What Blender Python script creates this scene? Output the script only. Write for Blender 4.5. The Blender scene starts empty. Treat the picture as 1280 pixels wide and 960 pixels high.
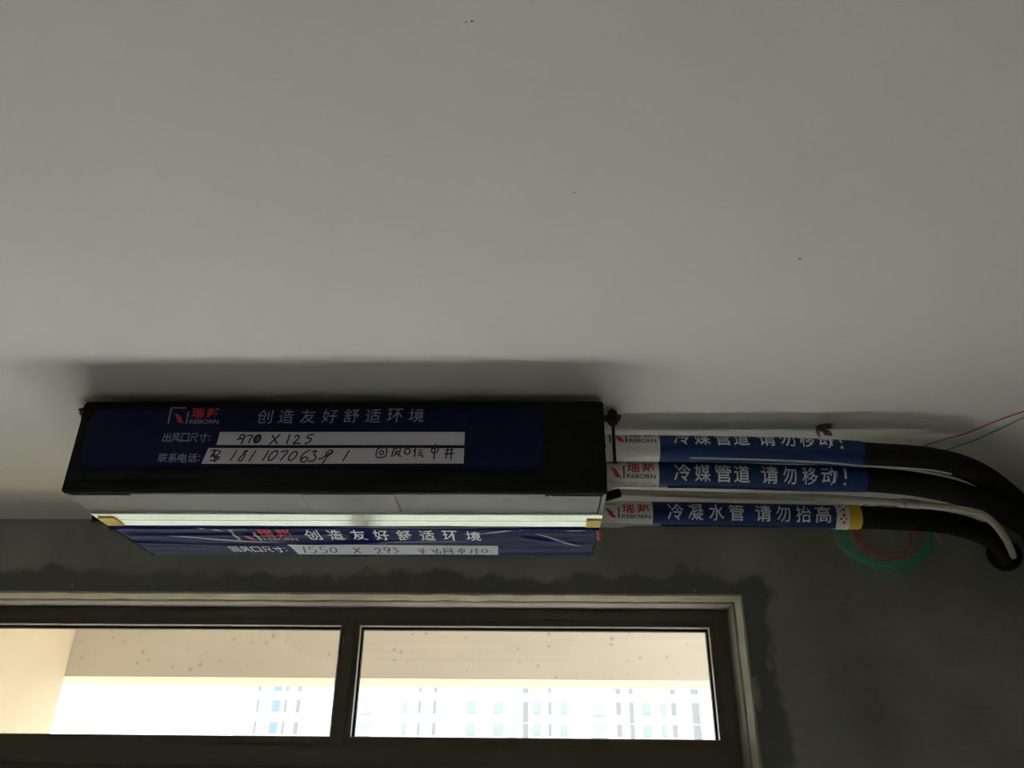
import bpy, bmesh, math, random
from mathutils import Vector, Matrix, noise as mnoise
random.seed(7)
C = bpy.context.scene.collection
scene = bpy.context.scene
EYE = 1.95                                   # height of the phone above the floor
CEIL = EYE + .768
WY = 2.382                                   # inner face of the window wall
FY = 2.56                                    # inner face of the window frame

# ------------------------------------------------------------------ camera
cam_d = bpy.data.cameras.new('camera')
cam = bpy.data.objects.new('camera', cam_d); C.objects.link(cam)
cam_d.sensor_fit = 'HORIZONTAL'; cam_d.sensor_width = 36
cam_d.lens = 1024.4 / 1280 * 36
cam_d.clip_start = .02; cam_d.clip_end = 2000
pit, yaw, rol = .4767, .02686, .01117
F = Vector((-math.sin(yaw) * math.cos(pit), math.cos(yaw) * math.cos(pit), math.sin(pit)))
R = Vector((math.cos(yaw), math.sin(yaw), 0)); U = R.cross(F)
R2 = math.cos(rol) * R + math.sin(rol) * U; U2 = -math.sin(rol) * R + math.cos(rol) * U
cam.matrix_world = Matrix((( R2.x, U2.x, -F.x, 0), (R2.y, U2.y, -F.y, 0), (R2.z, U2.z, -F.z, EYE), (0, 0, 0, 1)))
scene.camera = cam

# ------------------------------------------------------------------ daylight
SKY = 5.0
w = bpy.data.worlds.new('overcast_sky'); scene.world = w; w.use_nodes = True
bg = w.node_tree.nodes['Background']
bg.inputs[0].default_value = (.93, .97, 1.0, 1); bg.inputs[1].default_value = SKY


sun_d = bpy.data.lights.new('sun', 'SUN'); sun_d.energy = 60; sun_d.angle = math.radians(2.5); sun_d.color = (1, .975, .94)
sun = bpy.data.objects.new('sun', sun_d); C.objects.link(sun)
SUN_EL, SUN_AZ = math.radians(64), math.radians(-14)          # height, and angle left of straight ahead
sun.rotation_euler = Vector((-math.sin(SUN_AZ) * math.cos(SUN_EL), -math.cos(SUN_AZ) * math.cos(SUN_EL), -math.sin(SUN_EL))).to_track_quat('-Z', 'Y').to_euler()


def portal(name, loc, rot, sx, sy):
    l = bpy.data.lights.new(name, 'AREA'); l.shape = 'RECTANGLE'; l.size = sx; l.size_y = sy
    l.cycles.is_portal = True
    o = bpy.data.objects.new(name, l); C.objects.link(o); o.location = loc; o.rotation_euler = rot
    return o


portal('sky_portal', (-.65, 2.68, 1.1), (-math.pi / 2, 0, 0), 2.6, .5)
portal('sky_portal_transom', (-.65, 2.68, EYE + .33), (-math.pi / 2, 0, 0), 2.6, .34)
vs = scene.view_settings
vs.view_transform = 'Standard'; vs.look = 'None'; vs.gamma = 1; vs.exposure = .13; vs.use_curve_mapping = False
scene.cycles.use_denoising = True
scene.cycles.max_bounces = 16; scene.cycles.diffuse_bounces = 8
scene.cycles.transparent_max_bounces = 16
scene.cycles.sample_clamp_indirect = 12


# ------------------------------------------------------------------ materials
def mat(name, col, rough=.6, metal=0, spec=.5, coat=0, noise=0, nscale=8, bump=0, bscale=60, detail=4):
    m = bpy.data.materials.new(name); m.use_nodes = True
    nt = m.node_tree; b = nt.nodes['Principled BSDF']
    b.inputs['Base Color'].default_value = (*col, 1)
    b.inputs['Roughness'].default_value = rough
    b.inputs['Metallic'].default_value = metal
    b.inputs['Specular IOR Level'].default_value = spec
    b.inputs['Coat Weight'].default_value = coat
    tc = nt.nodes.new('ShaderNodeTexCoord')
    if noise:
        n = nt.nodes.new('ShaderNodeTexNoise'); n.inputs['Scale'].default_value = nscale
        n.inputs['Detail'].default_value = detail
        nt.links.new(tc.outputs['Object'], n.inputs['Vector'])
        r = nt.nodes.new('ShaderNodeValToRGB')
        r.color_ramp.elements[0].position = .3; r.color_ramp.elements[1].position = .7
        r.color_ramp.elements[0].color = (*[c * (1 - noise) for c in col], 1)
        r.color_ramp.elements[1].color = (*[min(1, c * (1 + noise)) for c in col], 1)
        nt.links.new(n.outputs['Fac'], r.inputs['Fac']); nt.links.new(r.outputs['Color'], b.inputs['Base Color'])
    if bump:
        n2 = nt.nodes.new('ShaderNodeTexNoise'); n2.inputs['Scale'].default_value = bscale
        n2.inputs['Detail'].default_value = 6
        nt.links.new(tc.outputs['Object'], n2.inputs['Vector'])
        bp = nt.nodes.new('ShaderNodeBump'); bp.inputs['Strength'].default_value = bump
        bp.inputs['Distance'].default_value = .01
        nt.links.new(n2.outputs['Fac'], bp.inputs['Height']); nt.links.new(bp.outputs['Normal'], b.inputs['Normal'])
    return m


def math_node(nt, op, a, b=None, c=None):
    n = nt.nodes.new('ShaderNodeMath'); n.operation = op
    for i, v in enumerate((a, b, c)):
        if v is None: continue
        if isinstance(v, (int, float)): n.inputs[i].default_value = v
        else: nt.links.new(v, n.inputs[i])
    return n.outputs[0]


def concrete():
    """grey cement render; a darker fresh band of cement patched in around the window opening"""
    m = mat('cement_render', (.315, .32, .28), .95, noise=.24, nscale=3, bump=.35, bscale=35)
    nt = m.node_tree; b = nt.nodes['Principled BSDF']
    ramp = [n for n in nt.nodes if n.type == 'VALTORGB'][0]
    tc = [n for n in nt.nodes if n.type == 'TEX_COORD'][0]
    sep = nt.nodes.new('ShaderNodeSeparateXYZ'); nt.links.new(tc.outputs['Object'], sep.inputs[0])
    dx = math_node(nt, 'SUBTRACT', sep.outputs['X'], .597)
    dz = math_node(nt, 'MULTIPLY', math_node(nt, 'SUBTRACT', sep.outputs['Z'], EYE + .544), 1.25)
    d = math_node(nt, 'MAXIMUM', dx, dz)
    n = nt.nodes.new('ShaderNodeTexNoise'); n.inputs['Scale'].default_value = 11; n.inputs['Detail'].default_value = 5
    nt.links.new(tc.outputs['Object'], n.inputs['Vector'])
    n3 = nt.nodes.new('ShaderNodeTexNoise'); n3.inputs['Scale'].default_value = 4; n3.inputs['Detail'].default_value = 1
    nt.links.new(tc.outputs['Object'], n3.inputs['Vector'])
    d2 = math_node(nt, 'ADD', d, math_node(nt, 'MULTIPLY', math_node(nt, 'SUBTRACT', n.outputs['Fac'], .5), .13))
    d2 = math_node(nt, 'ADD', d2, math_node(nt, 'MULTIPLY', math_node(nt, 'SUBTRACT', n3.outputs['Fac'], .5), .06))
    mr = nt.nodes.new('ShaderNodeMapRange'); mr.interpolation_type = 'SMOOTHSTEP'
    mr.inputs['From Min'].default_value = .062; mr.inputs['From Max'].default_value = .092
    nt.links.new(d2, mr.inputs['Value'])
    mix = nt.nodes.new('ShaderNodeMix'); mix.data_type = 'RGBA'
    nt.links.new(mr.outputs[0], mix.inputs[0])
    mix.inputs[6].default_value = (.165, .17, .155, 1)
    nt.links.new(ramp.outputs['Color'], mix.inputs[7])
    nt.links.new(mix.outputs[2], b.inputs['Base Color'])
    return m


def speckled():
    m = mat('beige_sprayed_render', (.63, .565, .505), .9, noise=.03, nscale=2, bump=.1, bscale=90)
    nt = m.node_tree; b = nt.nodes['Principled BSDF']
    ramp = [n for n in nt.nodes if n.type == 'VALTORGB'][0]
    tc = [n for n in nt.nodes if n.type == 'TEX_COORD'][0]
    v = nt.nodes.new('ShaderNodeTexVoronoi'); v.voronoi_dimensions = '2D'; v.inputs['Scale'].default_value = 11; v.inputs['Randomness'].default_value = 1
    sp = nt.nodes.new('ShaderNodeSeparateXYZ'); nt.links.new(tc.outputs['Object'], sp.inputs[0])
    cb = nt.nodes.new('ShaderNodeCombineXYZ'); nt.links.new(math_node(nt, 'ADD', sp.outputs['X'], sp.outputs['Y']), cb.inputs[0]); nt.links.new(sp.outputs['Z'], cb.inputs[1])
    nt.links.new(cb.outputs[0], v.inputs['Vector'])
    mr = nt.nodes.new('ShaderNodeMapRange'); mr.inputs['From Min'].default_value = .03; mr.inputs['From Max'].default_value = .09
    nz = nt.nodes.new('ShaderNodeTexNoise'); nz.inputs['Scale'].default_value = 5; nt.links.new(cb.outputs[0], nz.inputs['Vector'])
    nt.links.new(math_node(nt, 'ADD', v.outputs['Distance'], math_node(nt, 'MULTIPLY_ADD', nz.outputs['Fac'], .34, -.155)), mr.inputs['Value'])
    mix = nt.nodes.new('ShaderNodeMix'); mix.data_type = 'RGBA'; mix.inputs[6].default_value = (.46, .40, .35, 1)
    nt.links.new(mr.outputs[0], mix.inputs[0]); nt.links.new(ramp.outputs['Color'], mix.inputs[7])
    nt.links.new(mix.outputs[2], b.inputs['Base Color'])
    return m


def glass():
    m = bpy.data.materials.new('window_glass'); m.use_nodes = True; nt = m.node_tree
    for n in list(nt.nodes):
        if n.type != 'OUTPUT_MATERIAL': nt.nodes.remove(n)
    t = nt.nodes.new('ShaderNodeBsdfTransparent'); t.inputs[0].default_value = (.94, .96, .95, 1)
    g = nt.nodes.new('ShaderNodeBsdfGlossy'); g.inputs['Roughness'].default_value = .02
    f = nt.nodes.new('ShaderNodeLayerWeight')
    x = nt.nodes.new('ShaderNodeMixShader')
    nt.links.new(math_node(nt, 'MULTIPLY_ADD', math_node(nt, 'POWER', f.outputs['Facing'], 5.0), .7, .03), x.inputs[0]); nt.links.new(t.outputs[0], x.inputs[1]); nt.links.new(g.outputs[0], x.inputs[2])
    nt.links.new(x.outputs[0], nt.nodes['Material Output'].inputs['Surface'])
    return m


M = dict(
    ceiling=mat('ceiling_paint', (.78, .775, .745), .9, noise=.02, nscale=2.2, bump=.04, bscale=30),
    wall=concrete(),
    plaster=mat('side_wall_cement', (.33, .32, .29), .95, noise=.1, nscale=3),
    rear=mat('rear_wall_paint', (.78, .77, .74), .9, noise=.04),
    floor=mat('cement_floor', (.72, .71, .68), .9, noise=.12, nscale=3),
    reveal_a=mat('reveal_putty', (.40, .385, .32), .85, noise=.18, nscale=14, bump=.3, bscale=40),
    reveal_b=mat('reveal_plaster', (.30, .29, .27), .85, noise=.06, nscale=10),
    groove=mat('rusty_groove', (.11, .09, .065), .9, noise=.3, nscale=20),
    frame=mat('brown_window_aluminium', (.12, .102, .075), .45, spec=.4),
    bead=mat('glazing_bead_edge', (.8, .79, .76), .3, metal=.8),
    gasket=mat('black_gasket', (.008, .008, .008), .6),
    glass=glass(),
    beam=speckled(),
    balcony_wall=mat('ochre_render', (.60, .50, .37), .9, noise=.04, nscale=4),
    cream=mat('cream_paint', (.46, .43, .34), .9, noise=.03),
    balcony=mat('balcony_tiles', (.60, .585, .56), .7, noise=.06),
    facade=mat('facade_white', (.62, .625, .62), .9, noise=.03, nscale=.3),
    fwin=mat('far_window_frame', (.285, .295, .295), .7),
    fpane=mat('far_window_pane', (.245, .275, .28), .6),
    fpaneb=mat('far_window_blue_pane', (.17, .23, .29), .5),
    fslot=mat('far_window_dark', (.205, .205, .21), .7),
    ground=mat('courtyard_ground', (.035, .04, .03), .95, noise=.1, nscale=.05),
    steel=mat('galvanised_steel', (.19, .19, .18), .55, metal=.5, spec=.2, noise=.10, nscale=9, bump=.02, bscale=20),
    alu=mat('bright_aluminium', (.86, .86, .80), .26, metal=.7, noise=.03, nscale=6),
    black=mat('black_foam', (.011, .012, .011), .85, spec=.25, bump=.1, bscale=120),
    gap=mat('dark_gap', (.006, .006, .006), .9),
    film=mat('blue_film', (.007, .010, .055), .42, spec=.1),
    film_under=mat('blue_film_glossy', (.013, .016, .10), .13, spec=.0025),
    print_w=mat('white_print', (.80, .82, .88), .6),
    print_d=mat('grey_print', (.30, .31, .37), .6),
    print_r=mat('red_print', (.62, .035, .05), .6),
    print_k=mat('black_print', (.02, .02, .025), .6),
    crease_glint=mat('painted_film_glint', (.24, .24, .34), .3, spec=.1),  # pale colour standing in for highlights on the glossy film
    label=mat('white_label', (.58, .575, .67), .5, spec=.3, noise=.03),
    ink=mat('marker_ink', (.008, .008, .010), .5),
    yellow=mat('yellow_tape', (.72, .52, .03), .5, noise=.1, nscale=30),
    wrapblue=mat('blue_wrap', (.010, .035, .145), .5, spec=.3, noise=.12, nscale=12),
    wrapwhite=mat('white_wrap', (.78, .77, .74), .5, noise=.06, nscale=14),
    rubber=mat('black_insulation', (.010, .010, .009), .75, spec=.25, noise=.2, nscale=20),
    pvc=mat('white_pvc', (.62, .60, .52), .45, noise=.05, nscale=10),
    zinc=mat('zinc_plated', (.24, .23, .20), .35, metal=.8, noise=.2, nscale=30),
    darkzinc=mat('dull_black_steel', (.04, .04, .037), .5, metal=.4),
    green=mat('green_wire', (.02, .36, .16), .4),
    red=mat('red_wire', (.55, .03, .04), .4),
    cable=mat('pale_cable', (.52, .52, .48), .5),
    mortar=mat('pale_mortar', (.26, .26, .24), .95, noise=.15, nscale=40, bump=.5, bscale=60),
    dark_spot=mat('ceiling_pit', (.12, .11, .10), .9),
)


# ------------------------------------------------------------------ helpers
def link(name, me, mats, parent=None):
    o = bpy.data.objects.new(name, me); C.objects.link(o)
    for m in (mats if isinstance(mats, (list, tuple)) else [mats]): me.materials.append(m)
    if parent is not None: o.parent = parent
    return o


def obj(name, bm, mats, parent=None, smooth=False):
    me = bpy.data.meshes.new(name)
    bmesh.ops.recalc_face_normals(bm, faces=bm.faces)
    bm.to_mesh(me); bm.free()
    if smooth:
        for p in me.polygons: p.use_smooth = True
    o = link(name, me, mats, None)
    if parent is not None:
        o.parent = parent; o.matrix_parent_inverse = Matrix.Translation(parent.location).inverted()
    return o


def empty(name, loc, label=None, cat=None, group=None):
    o = bpy.data.objects.new(name, None); C.objects.link(o); o.location = loc; o.empty_display_size = .05
    return tag(o, label, cat, group)


def tag(o, label=None, cat=None, group=None, kind=None):
    for k, v in (('label', label), ('category', cat), ('group', group), ('kind', kind)):
        if v: o[k] = v
    return o


def struct(name, bm, m, label=None, parent=None):
    o = obj(name, bm, m, parent)
    return tag(o, label, None, None, 'structure' if parent is None else None)


def box(bm, x0, x1, y0, y1, z0, z1, mi=0, bevel=0):
    vs = [bm.verts.new((x, y, z)) for x in (x0, x1) for y in (y0, y1) for z in (z0, z1)]
    fs = []
    for idx in ((0, 1, 3, 2), (4, 6, 7, 5), (0, 4, 5, 1), (2, 3, 7, 6), (0, 2, 6, 4), (1, 5, 7, 3)):
        f = bm.faces.new([vs[i] for i in idx]); f.material_index = mi; fs.append(f)
    if bevel:
        es = list({e for f in fs for e in f.edges})
        bmesh.ops.bevel(bm, geom=es, offset=bevel, segments=2, affect='EDGES', clamp_overlap=True)
    return fs


def new(): return bmesh.new()


def catmull(pts, n=8):
    P = [Vector(p) for p in pts]; out = []
    for i in range(len(P) - 1):
        a = P[i - 1] if i else P[i] * 2 - P[i + 1]
        b, c = P[i], P[i + 1]
        d = P[i + 2] if i + 2 < len(P) else P[i + 1] * 2 - P[i]
        for k in range(n):
            t = k / n
            out.append(.5 * ((2 * b) + (c - a) * t + (2 * a - 5 * b + 4 * c - d) * t * t + (3 * b - a - 3 * c + d) * t ** 3))
    out.append(P[-1]); return out


def tube(bm, pts, r, seg=12, mi=0, cap=True):
    """sweep a circle along pts with parallel transport; r is a number or a function of the 0..1 position"""
    n = len(pts); rings = []
    T = [(pts[min(i + 1, n - 1)] - pts[max(i - 1, 0)]).normalized() for i in range(n)]
    a = Vector((0, 0, 1)) if abs(T[0].z) < .9 else Vector((1, 0, 0))
    N = (a - T[0] * a.dot(T[0])).normalized()
    for i in range(n):
        N = (N - T[i] * N.dot(T[i])).normalized(); B = T[i].cross(N)
        rr = r(i / (n - 1)) if callable(r) else r
        rings.append([bm.verts.new(pts[i] + (N * math.cos(2 * math.pi * k / seg) + B * math.sin(2 * math.pi * k / seg)) * rr) for k in range(seg)])
    for i in range(n - 1):
        for k in range(seg):
            f = bm.faces.new((rings[i][k], rings[i][(k + 1) % seg], rings[i + 1][(k + 1) % seg], rings[i + 1][k]))
            f.material_index = mi; f.smooth = True
    if cap:
        for ring in (rings[0], rings[-1]):
            f = bm.faces.new(ring); f.material_index = mi
    return bm


def glyphs(s, off=0.0):
    """outline of a string as flat triangles, fitted to the unit square"""
    cu = bpy.data.curves.new('lettering', 'FONT'); cu.body = s; cu.size = 1; cu.resolution_u = 3; cu.offset = off
    o = bpy.data.objects.new('lettering', cu); C.objects.link(o)
    dg = bpy.context.evaluated_depsgraph_get()
    ev = o.evaluated_get(dg); me = ev.to_mesh()
    V = [(v.co.x, v.co.y) for v in me.vertices]; Fs = [tuple(p.vertices) for p in me.polygons]
    ev.to_mesh_clear(); bpy.data.objects.remove(o); bpy.data.curves.remove(cu)
    x0 = min(v[0] for v in V); x1 = max(v[0] for v in V); y0 = min(v[1] for v in V); y1 = max(v[1] for v in V)
    return [((x - x0) / (x1 - x0), (y - y0) / (y1 - y0)) for x, y in V], Fs


def area(V, Fs):
    return sum(abs(sum(V[f[i]][0] * V[f[(i + 1) % len(f)]][1] - V[f[(i + 1) % len(f)]][0] * V[f[i]][1] for i in range(len(f)))) / 2 for f in Fs)


def solid_glyphs(s, off):
    base = glyphs(s, 0); a0 = area(*base)
    for o in (off, off * .6, off * .3):
        if o <= 0: break
        g = glyphs(s, o)
        if area(*g) > a0 * (1 + 2.2 * o): return g
    return base


def write(bm, s, rect, fn, mi, off=.012, cuts=0, slant=0, zoff=None):
    """put a string into the (u0,u1,v0,v1) rectangle of the surface fn(u,v)"""
    V, Fs = solid_glyphs(s, off)
    t = bmesh.new(); vs = [t.verts.new((x, y, 0)) for x, y in V]
    for f in Fs:
        try: t.faces.new([vs[i] for i in f])
        except ValueError: pass
    for k in range(1, cuts):
        bmesh.ops.bisect_plane(t, geom=t.verts[:] + t.edges[:] + t.faces[:], plane_co=(0, k / cuts, 0), plane_no=(0, 1, 0))
    u0, u1, v0, v1 = rect
    mp = {}
    for v in t.verts: mp[v] = bm.verts.new(fn(u0 + (u1 - u0) * v.co.x + slant * v.co.y, v0 + (v1 - v0) * v.co.y))
    for f in t.faces:
        g = bm.faces.new([mp[v] for v in f.verts]); g.material_index = mi
    t.free()


def strokes(bm, lines, fn, mi, wd, sub=3, taper=False):
    """pen strokes: polylines in (u,v) drawn as ribbons of width wd"""
    for L in lines:
        P = [Vector((a, b, 0)) for a, b in L]
        if len(P) > 2: P = catmull(P, sub)
        n = len(P); pr = []
        for i in range(n):
            t = (P[min(i + 1, n - 1)] - P[max(i - 1, 0)])
            if t.length == 0: t = Vector((1, 0, 0))
            t.normalize(); q = Vector((-t.y, t.x, 0)) * wd / 2 * (max(.06, math.sin(math.pi * i / (n - 1)) ** .7) if taper else 1)
            pr.append((bm.verts.new(fn(*(P[i] + q).xy)), bm.verts.new(fn(*(P[i] - q).xy))))
        for i in range(n - 1):
            f = bm.faces.new((pr[i][0], pr[i][1], pr[i + 1][1], pr[i + 1][0])); f.material_index = mi


def quad(bm, pts, fn, mi, nu=1, nv=1):
    """bilinear patch over the four (u,v) corners pts"""
    a, b, c, d = [Vector((*p, 0)) for p in pts]
    g = []
    for i in range(nu + 1):
        s = i / nu
        g.append([bm.verts.new(fn(*(a.lerp(b, s).lerp(d.lerp(c, s), j / nv)).xy)) for j in range(nv + 1)])
    for i in range(nu):
        for j in range(nv):
            f = bm.faces.new((g[i][j], g[i + 1][j], g[i + 1][j + 1], g[i][j + 1])); f.material_index = mi


# ================================================================== THE ROOM
XL, XR, YB = -3.1, 1.72, -2.4
OX0, OX1, OZ0, OZ1 = -1.96, .6025, .06, EYE + .5495     # window opening
bm = new(); box(bm, XL - .2, XR + .2, YB - .2, WY, -.15, 0); struct('floor', bm, M['floor'], 'bare grey cement floor')
bm = new(); box(bm, XL - .2, XR + .2, YB - .2, WY + .22, CEIL, CEIL + .15)
ceiling = struct('ceiling', bm, M['ceiling'], 'plain off-white painted ceiling above the hung unit')
bm = new(); box(bm, XL - .2, XL, YB - .2, WY, 0, CEIL); struct('wall_left', bm, M['plaster'], 'bare cement side wall on the left')
bm = new(); box(bm, XR, XR + .2, YB - .2, WY, 0, CEIL); struct('wall_right', bm, M['plaster'], 'bare cement side wall on the right')
bm = new(); box(bm, XL, XR, YB - .2, YB, 0, CEIL); struct('wall_rear', bm, M['rear'], 'painted wall behind the viewer')
bm = new()
W2 = WY + .22
box(bm, XL - .2, OX0, WY, W2, 0, CEIL); box(bm, OX1, XR + .2, WY, W2, 0, CEIL)
box(bm, OX0, OX1, WY, W2, OZ1, CEIL); box(bm, OX0, OX1, WY, W2, 0, OZ0)
wall = struct('wall_window', bm, M['wall'], 'dark grey cement wall with darker patching around the window')


def lump(name, x, z, rx, rz, d, m, parent, seed=0):
    bm = new(); rings = []
    for i in range(5):
        f = 1 - i / 4; ring = []
        for k in range(14):
            a = 2 * math.pi * k / 14
            j = 1 + .35 * mnoise.noise(Vector((math.cos(a) * 1.7 + seed, math.sin(a) * 1.7, seed)))
            ring.append(bm.verts.new((x + rx * j * math.cos(a) * math.sin(f * math.pi / 2), WY - d * math.cos(f * math.pi / 2), z + rz * j * math.sin(a) * math.sin(f * math.pi / 2))))
        rings.append(ring)
    for i in range(4):
        for k in range(14): bm.faces.new((rings[i][k], rings[i][(k + 1) % 14], rings[i + 1][(k + 1) % 14], rings[i + 1][k]))
    bmesh.ops.remove_doubles(bm, verts=bm.verts, dist=1e-5)
    return obj(name, bm, m, parent, True)


for i, (x, z, rx, rz) in enumerate(((-1.349, .568, .006, .008), (.542, .607, .008, .004), (.470, .559, .005, .006), (.66, .36, .012, .02), (.668, .40, .012, .012))):
    lump('mortar_crumb', x, EYE + z, rx, rz, .004, M['mortar'], wall, i * 3.1)
lu = lump('mortar_lump', .613, EYE + .285, .013, .046, .013, M['mortar'], wall, 4.2)
for (x, y, r) in ((-.065, .616, .0012), (.42, 1.059, .0018), (.06, .9, .0010), (-.072, .617, .0008)):
    bm = new()
    c = [bm.verts.new((x + r * 1.6 * math.cos(k * .785), y + r * math.sin(k * .785), CEIL - .0008)) for k in range(8)]
    t = bm.verts.new((x, y, CEIL + .0005))
    bm.faces.new(c)
    for k in range(8): bm.faces.new((c[k], c[(k + 1) % 8], t))
    obj('ceiling_pit', bm, M['dark_spot'], ceiling)

# reveal lining of the opening: an outer putty bead, a rusty groove, an inner plaster band
t_ = empty('trim_1', (OX1, WY, OZ1)); tag(t_, 'pale plastered reveal edging the window opening', None, None, 'structure')


def lining(name, y0, y1, th, m, wob=0):
    bm = new()
    def bar(p0, p1, inward):
        n = 60; rows = []
        for i in range(n + 1):
            p = Vector(p0).lerp(Vector(p1), i / n); q = wob * mnoise.noise(Vector((p.x * 14, p.z * 14, y0 * 50)))
            k = Vector(inward) * (th + q)
            rows.append([bm.verts.new((p.x, y0, p.z)), bm.verts.new((p.x + k.x, y0 + .002, p.z + k.z)), bm.verts.new((p.x + k.x, y1, p.z + k.z)), bm.verts.new((p.x, y1, p.z))])
        for i in range(n):
            for k in range(4): bm.faces.new((rows[i][k], rows[i][(k + 1) % 4], rows[i + 1][(k + 1) % 4], rows[i + 1][k]))
        bm.faces.new(rows[0]); bm.faces.new(rows[-1])
    bar((OX0, 0, OZ1), (OX1, 0, OZ1), (0, 0, -1))
    bar((OX1, 0, OZ0), (OX1, 0, OZ1 - th), (-1, 0, 0))
    bar((OX0, 0, OZ0), (OX0, 0, OZ1 - th), (1, 0, 0))
    return obj(name, bm, m, t_)


lining('outer_bead', WY - .002, WY + .073, .0055, M['reveal_a'], .003)
lining('groove', WY + .0735, WY + .0985, .0052, M['groove'], .001)
lining('inner_band', WY + .099, FY + .008, .006, M['reveal_b'], .001)

# ------------------------------------------------------------------ window_1
win = empty('window_1', (-.65, FY, OZ0))
tag(win, 'dark brown framed window with two wide transom panes on top', None, None, 'structure')
ix0, ix1, izt = OX0 + .007, OX1 - .007, OZ1 - .007
gz0, gz1 = EYE + .1785, EYE + .4783
panes = ((ix0 + .075, -.592, 'left'), (-.5153, .528, 'right'))
Yo = FY + .052
bm = new()                                                # fixed outer frame
box(bm, ix0, ix1, FY, Yo, izt - .034, izt, 0, .0015)
for a, b in ((ix0, ix0 + .036), (ix1 - .036, ix1)): box(bm, a, b, FY, Yo, OZ0, izt - .034, 0, .0015)
box(bm, ix0 + .036, ix1 - .036, FY, Yo, OZ0, OZ0 + .05, 0, .0015)
obj('outer_frame', bm, M['frame'], win)
bm = new(); box(bm, -.5665, -.5435, FY - .003, Yo, gz0 - .03, izt - .034, 0, .0015)
obj('mullion', bm, M['frame'], win)
bm = new(); box(bm, ix0 + .036, ix1 - .036, FY - .002, Yo, EYE + .098, gz0 - .026, 0, .0015)
obj('transom', bm, M['frame'], win)
for (a, b, side) in panes:
    sl = ix0 + .036 if side == 'left' else -.5435
    sr = -.5665 if side == 'left' else ix1 - .036
    st, sb = izt - .034, gz0 - .026
    def ring(bm, x0, x1, z0, z1, wl, wr, wt, wb, y0, y1, bev=.0008):
        box(bm, x0, x1, y0, y1, z1 - wt, z1, 0, bev); box(bm, x0, x1, y0, y1, z0, z0 + wb, 0, bev)
        box(bm, x0, x0 + wl, y0, y1, z0 + wb, z1 - wt, 0, bev); box(bm, x1 - wr, x1, y0, y1, z0 + wb, z1 - wt, 0, bev)
    bm = new(); ring(bm, sl, sr, sb, st, a - sl - .010, sr - b - .010, st - gz1 - .012, gz0 - sb - .0025, FY + .004, Yo - .004)
    sash = obj('sash_frame', bm, M['frame'], win)
    bm = new(); ring(bm, a - .0105, b + .0105, gz0 - .003, gz1 + .0125, .0025, .0025, .0025, .0012, FY - .003, FY + .017, 0)
    obj('glazing_bead', bm, M['bead'], sash)
    bm = new(); ring(bm, a - .0105, b + .0105, gz0 - .003, gz1 + .0125, .0085, .0085, .0105, .003, FY + .0175, FY + .034, 0)
    obj('gasket', bm, M['gasket'], sash)
    bm = new(); box(bm, a - .004, b + .004, FY + .023, FY + .028, gz0 - .001, gz1 + .004)
    obj('glass_pane', bm, M['glass'], sash)
PANEL = 1.25  # lower edge of an unseen opaque panel, added to shade the ceiling by the wall
bm = new(); box(bm, ix0 + .036, ix1 - .036, FY + .006, Yo - .006, PANEL, EYE + .098, 0, .0015)
obj('added_shade_panel', bm, M['frame'], win)
for (a, b) in ((ix0 + .036, -.72), (-.72, ix1 - .036)):    # lower sashes
    z0, z1 = OZ0 + .05, PANEL
    bm = new()
    for q in ((a, b, z1 - .05, z1), (a, b, z0, z0 + .06), (a, a + .045, z0 + .06, z1 - .05), (b - .045, b, z0 + .06, z1 - .05)):
        box(bm, q[0], q[1], FY + .004, Yo - .004, q[2], q[3], 0, .001)
    s2 = obj('lower_sash_frame', bm, M['frame'], win)
    bm = new(); box(bm, a + .040, b - .040, FY + .023, FY + .028, z0 + .055, z1 - .045)
    obj('glass_pane', bm, M['glass'], s2)
bm = new()
strokes(bm, [[(-.5745, .455), (-.5735, .44), (-.574, .425), (-.5715, .405)]], lambda u, v: (u, FY + .0032, EYE + v), 0, .004)
bmesh.ops.solidify(bm, geom=bm.faces[:], thickness=.001)
obj('paint_drip', bm, M['pvc'], win)

# ================================================================== OUTSIDE
bm = new(); box(bm, -3.2, 3.0, W2, 4.3, -.2, -.02); struct('floor_balcony', bm, M['balcony'], 'tiled balcony floor beyond the window')
bm = new(); box(bm, -3.2, 3.0, W2, 4.3, EYE + .80, EYE + .95); struct('ceiling_balcony', bm, M['cream'], 'underside of the balcony slab above')
bm = new(); box(bm, -3.2, 3.0, 3.9, 4.20, EYE + .513, EYE + .80)
for f in bm.faces:
    f.normal_update()
    f.material_index = 0 if f.calc_center_median().y < 3.95 else 1
struct('beam_balcony', bm, [M['beam'], M['cream']], 'beige speckled beam across the balcony seen through the glass')
bm = new(); box(bm, -2.34, -2.139, W2, 3.9, -.02, EYE + .80); struct('wall_balcony', bm, M['balcony_wall'], 'beige side wall of the balcony')
bm = new(); box(bm, -2.139, 3.0, 4.1, 4.3, -.02, .95); struct('wall_parapet', bm, M['balcony_wall'], 'low parapet wall along the outer edge of the balcony')
bm = new(); box(bm, -400, 400, 5, 700, -16.2, -16); struct('ground', bm, M['ground'], 'pale courtyard ground between the buildings')

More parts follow.
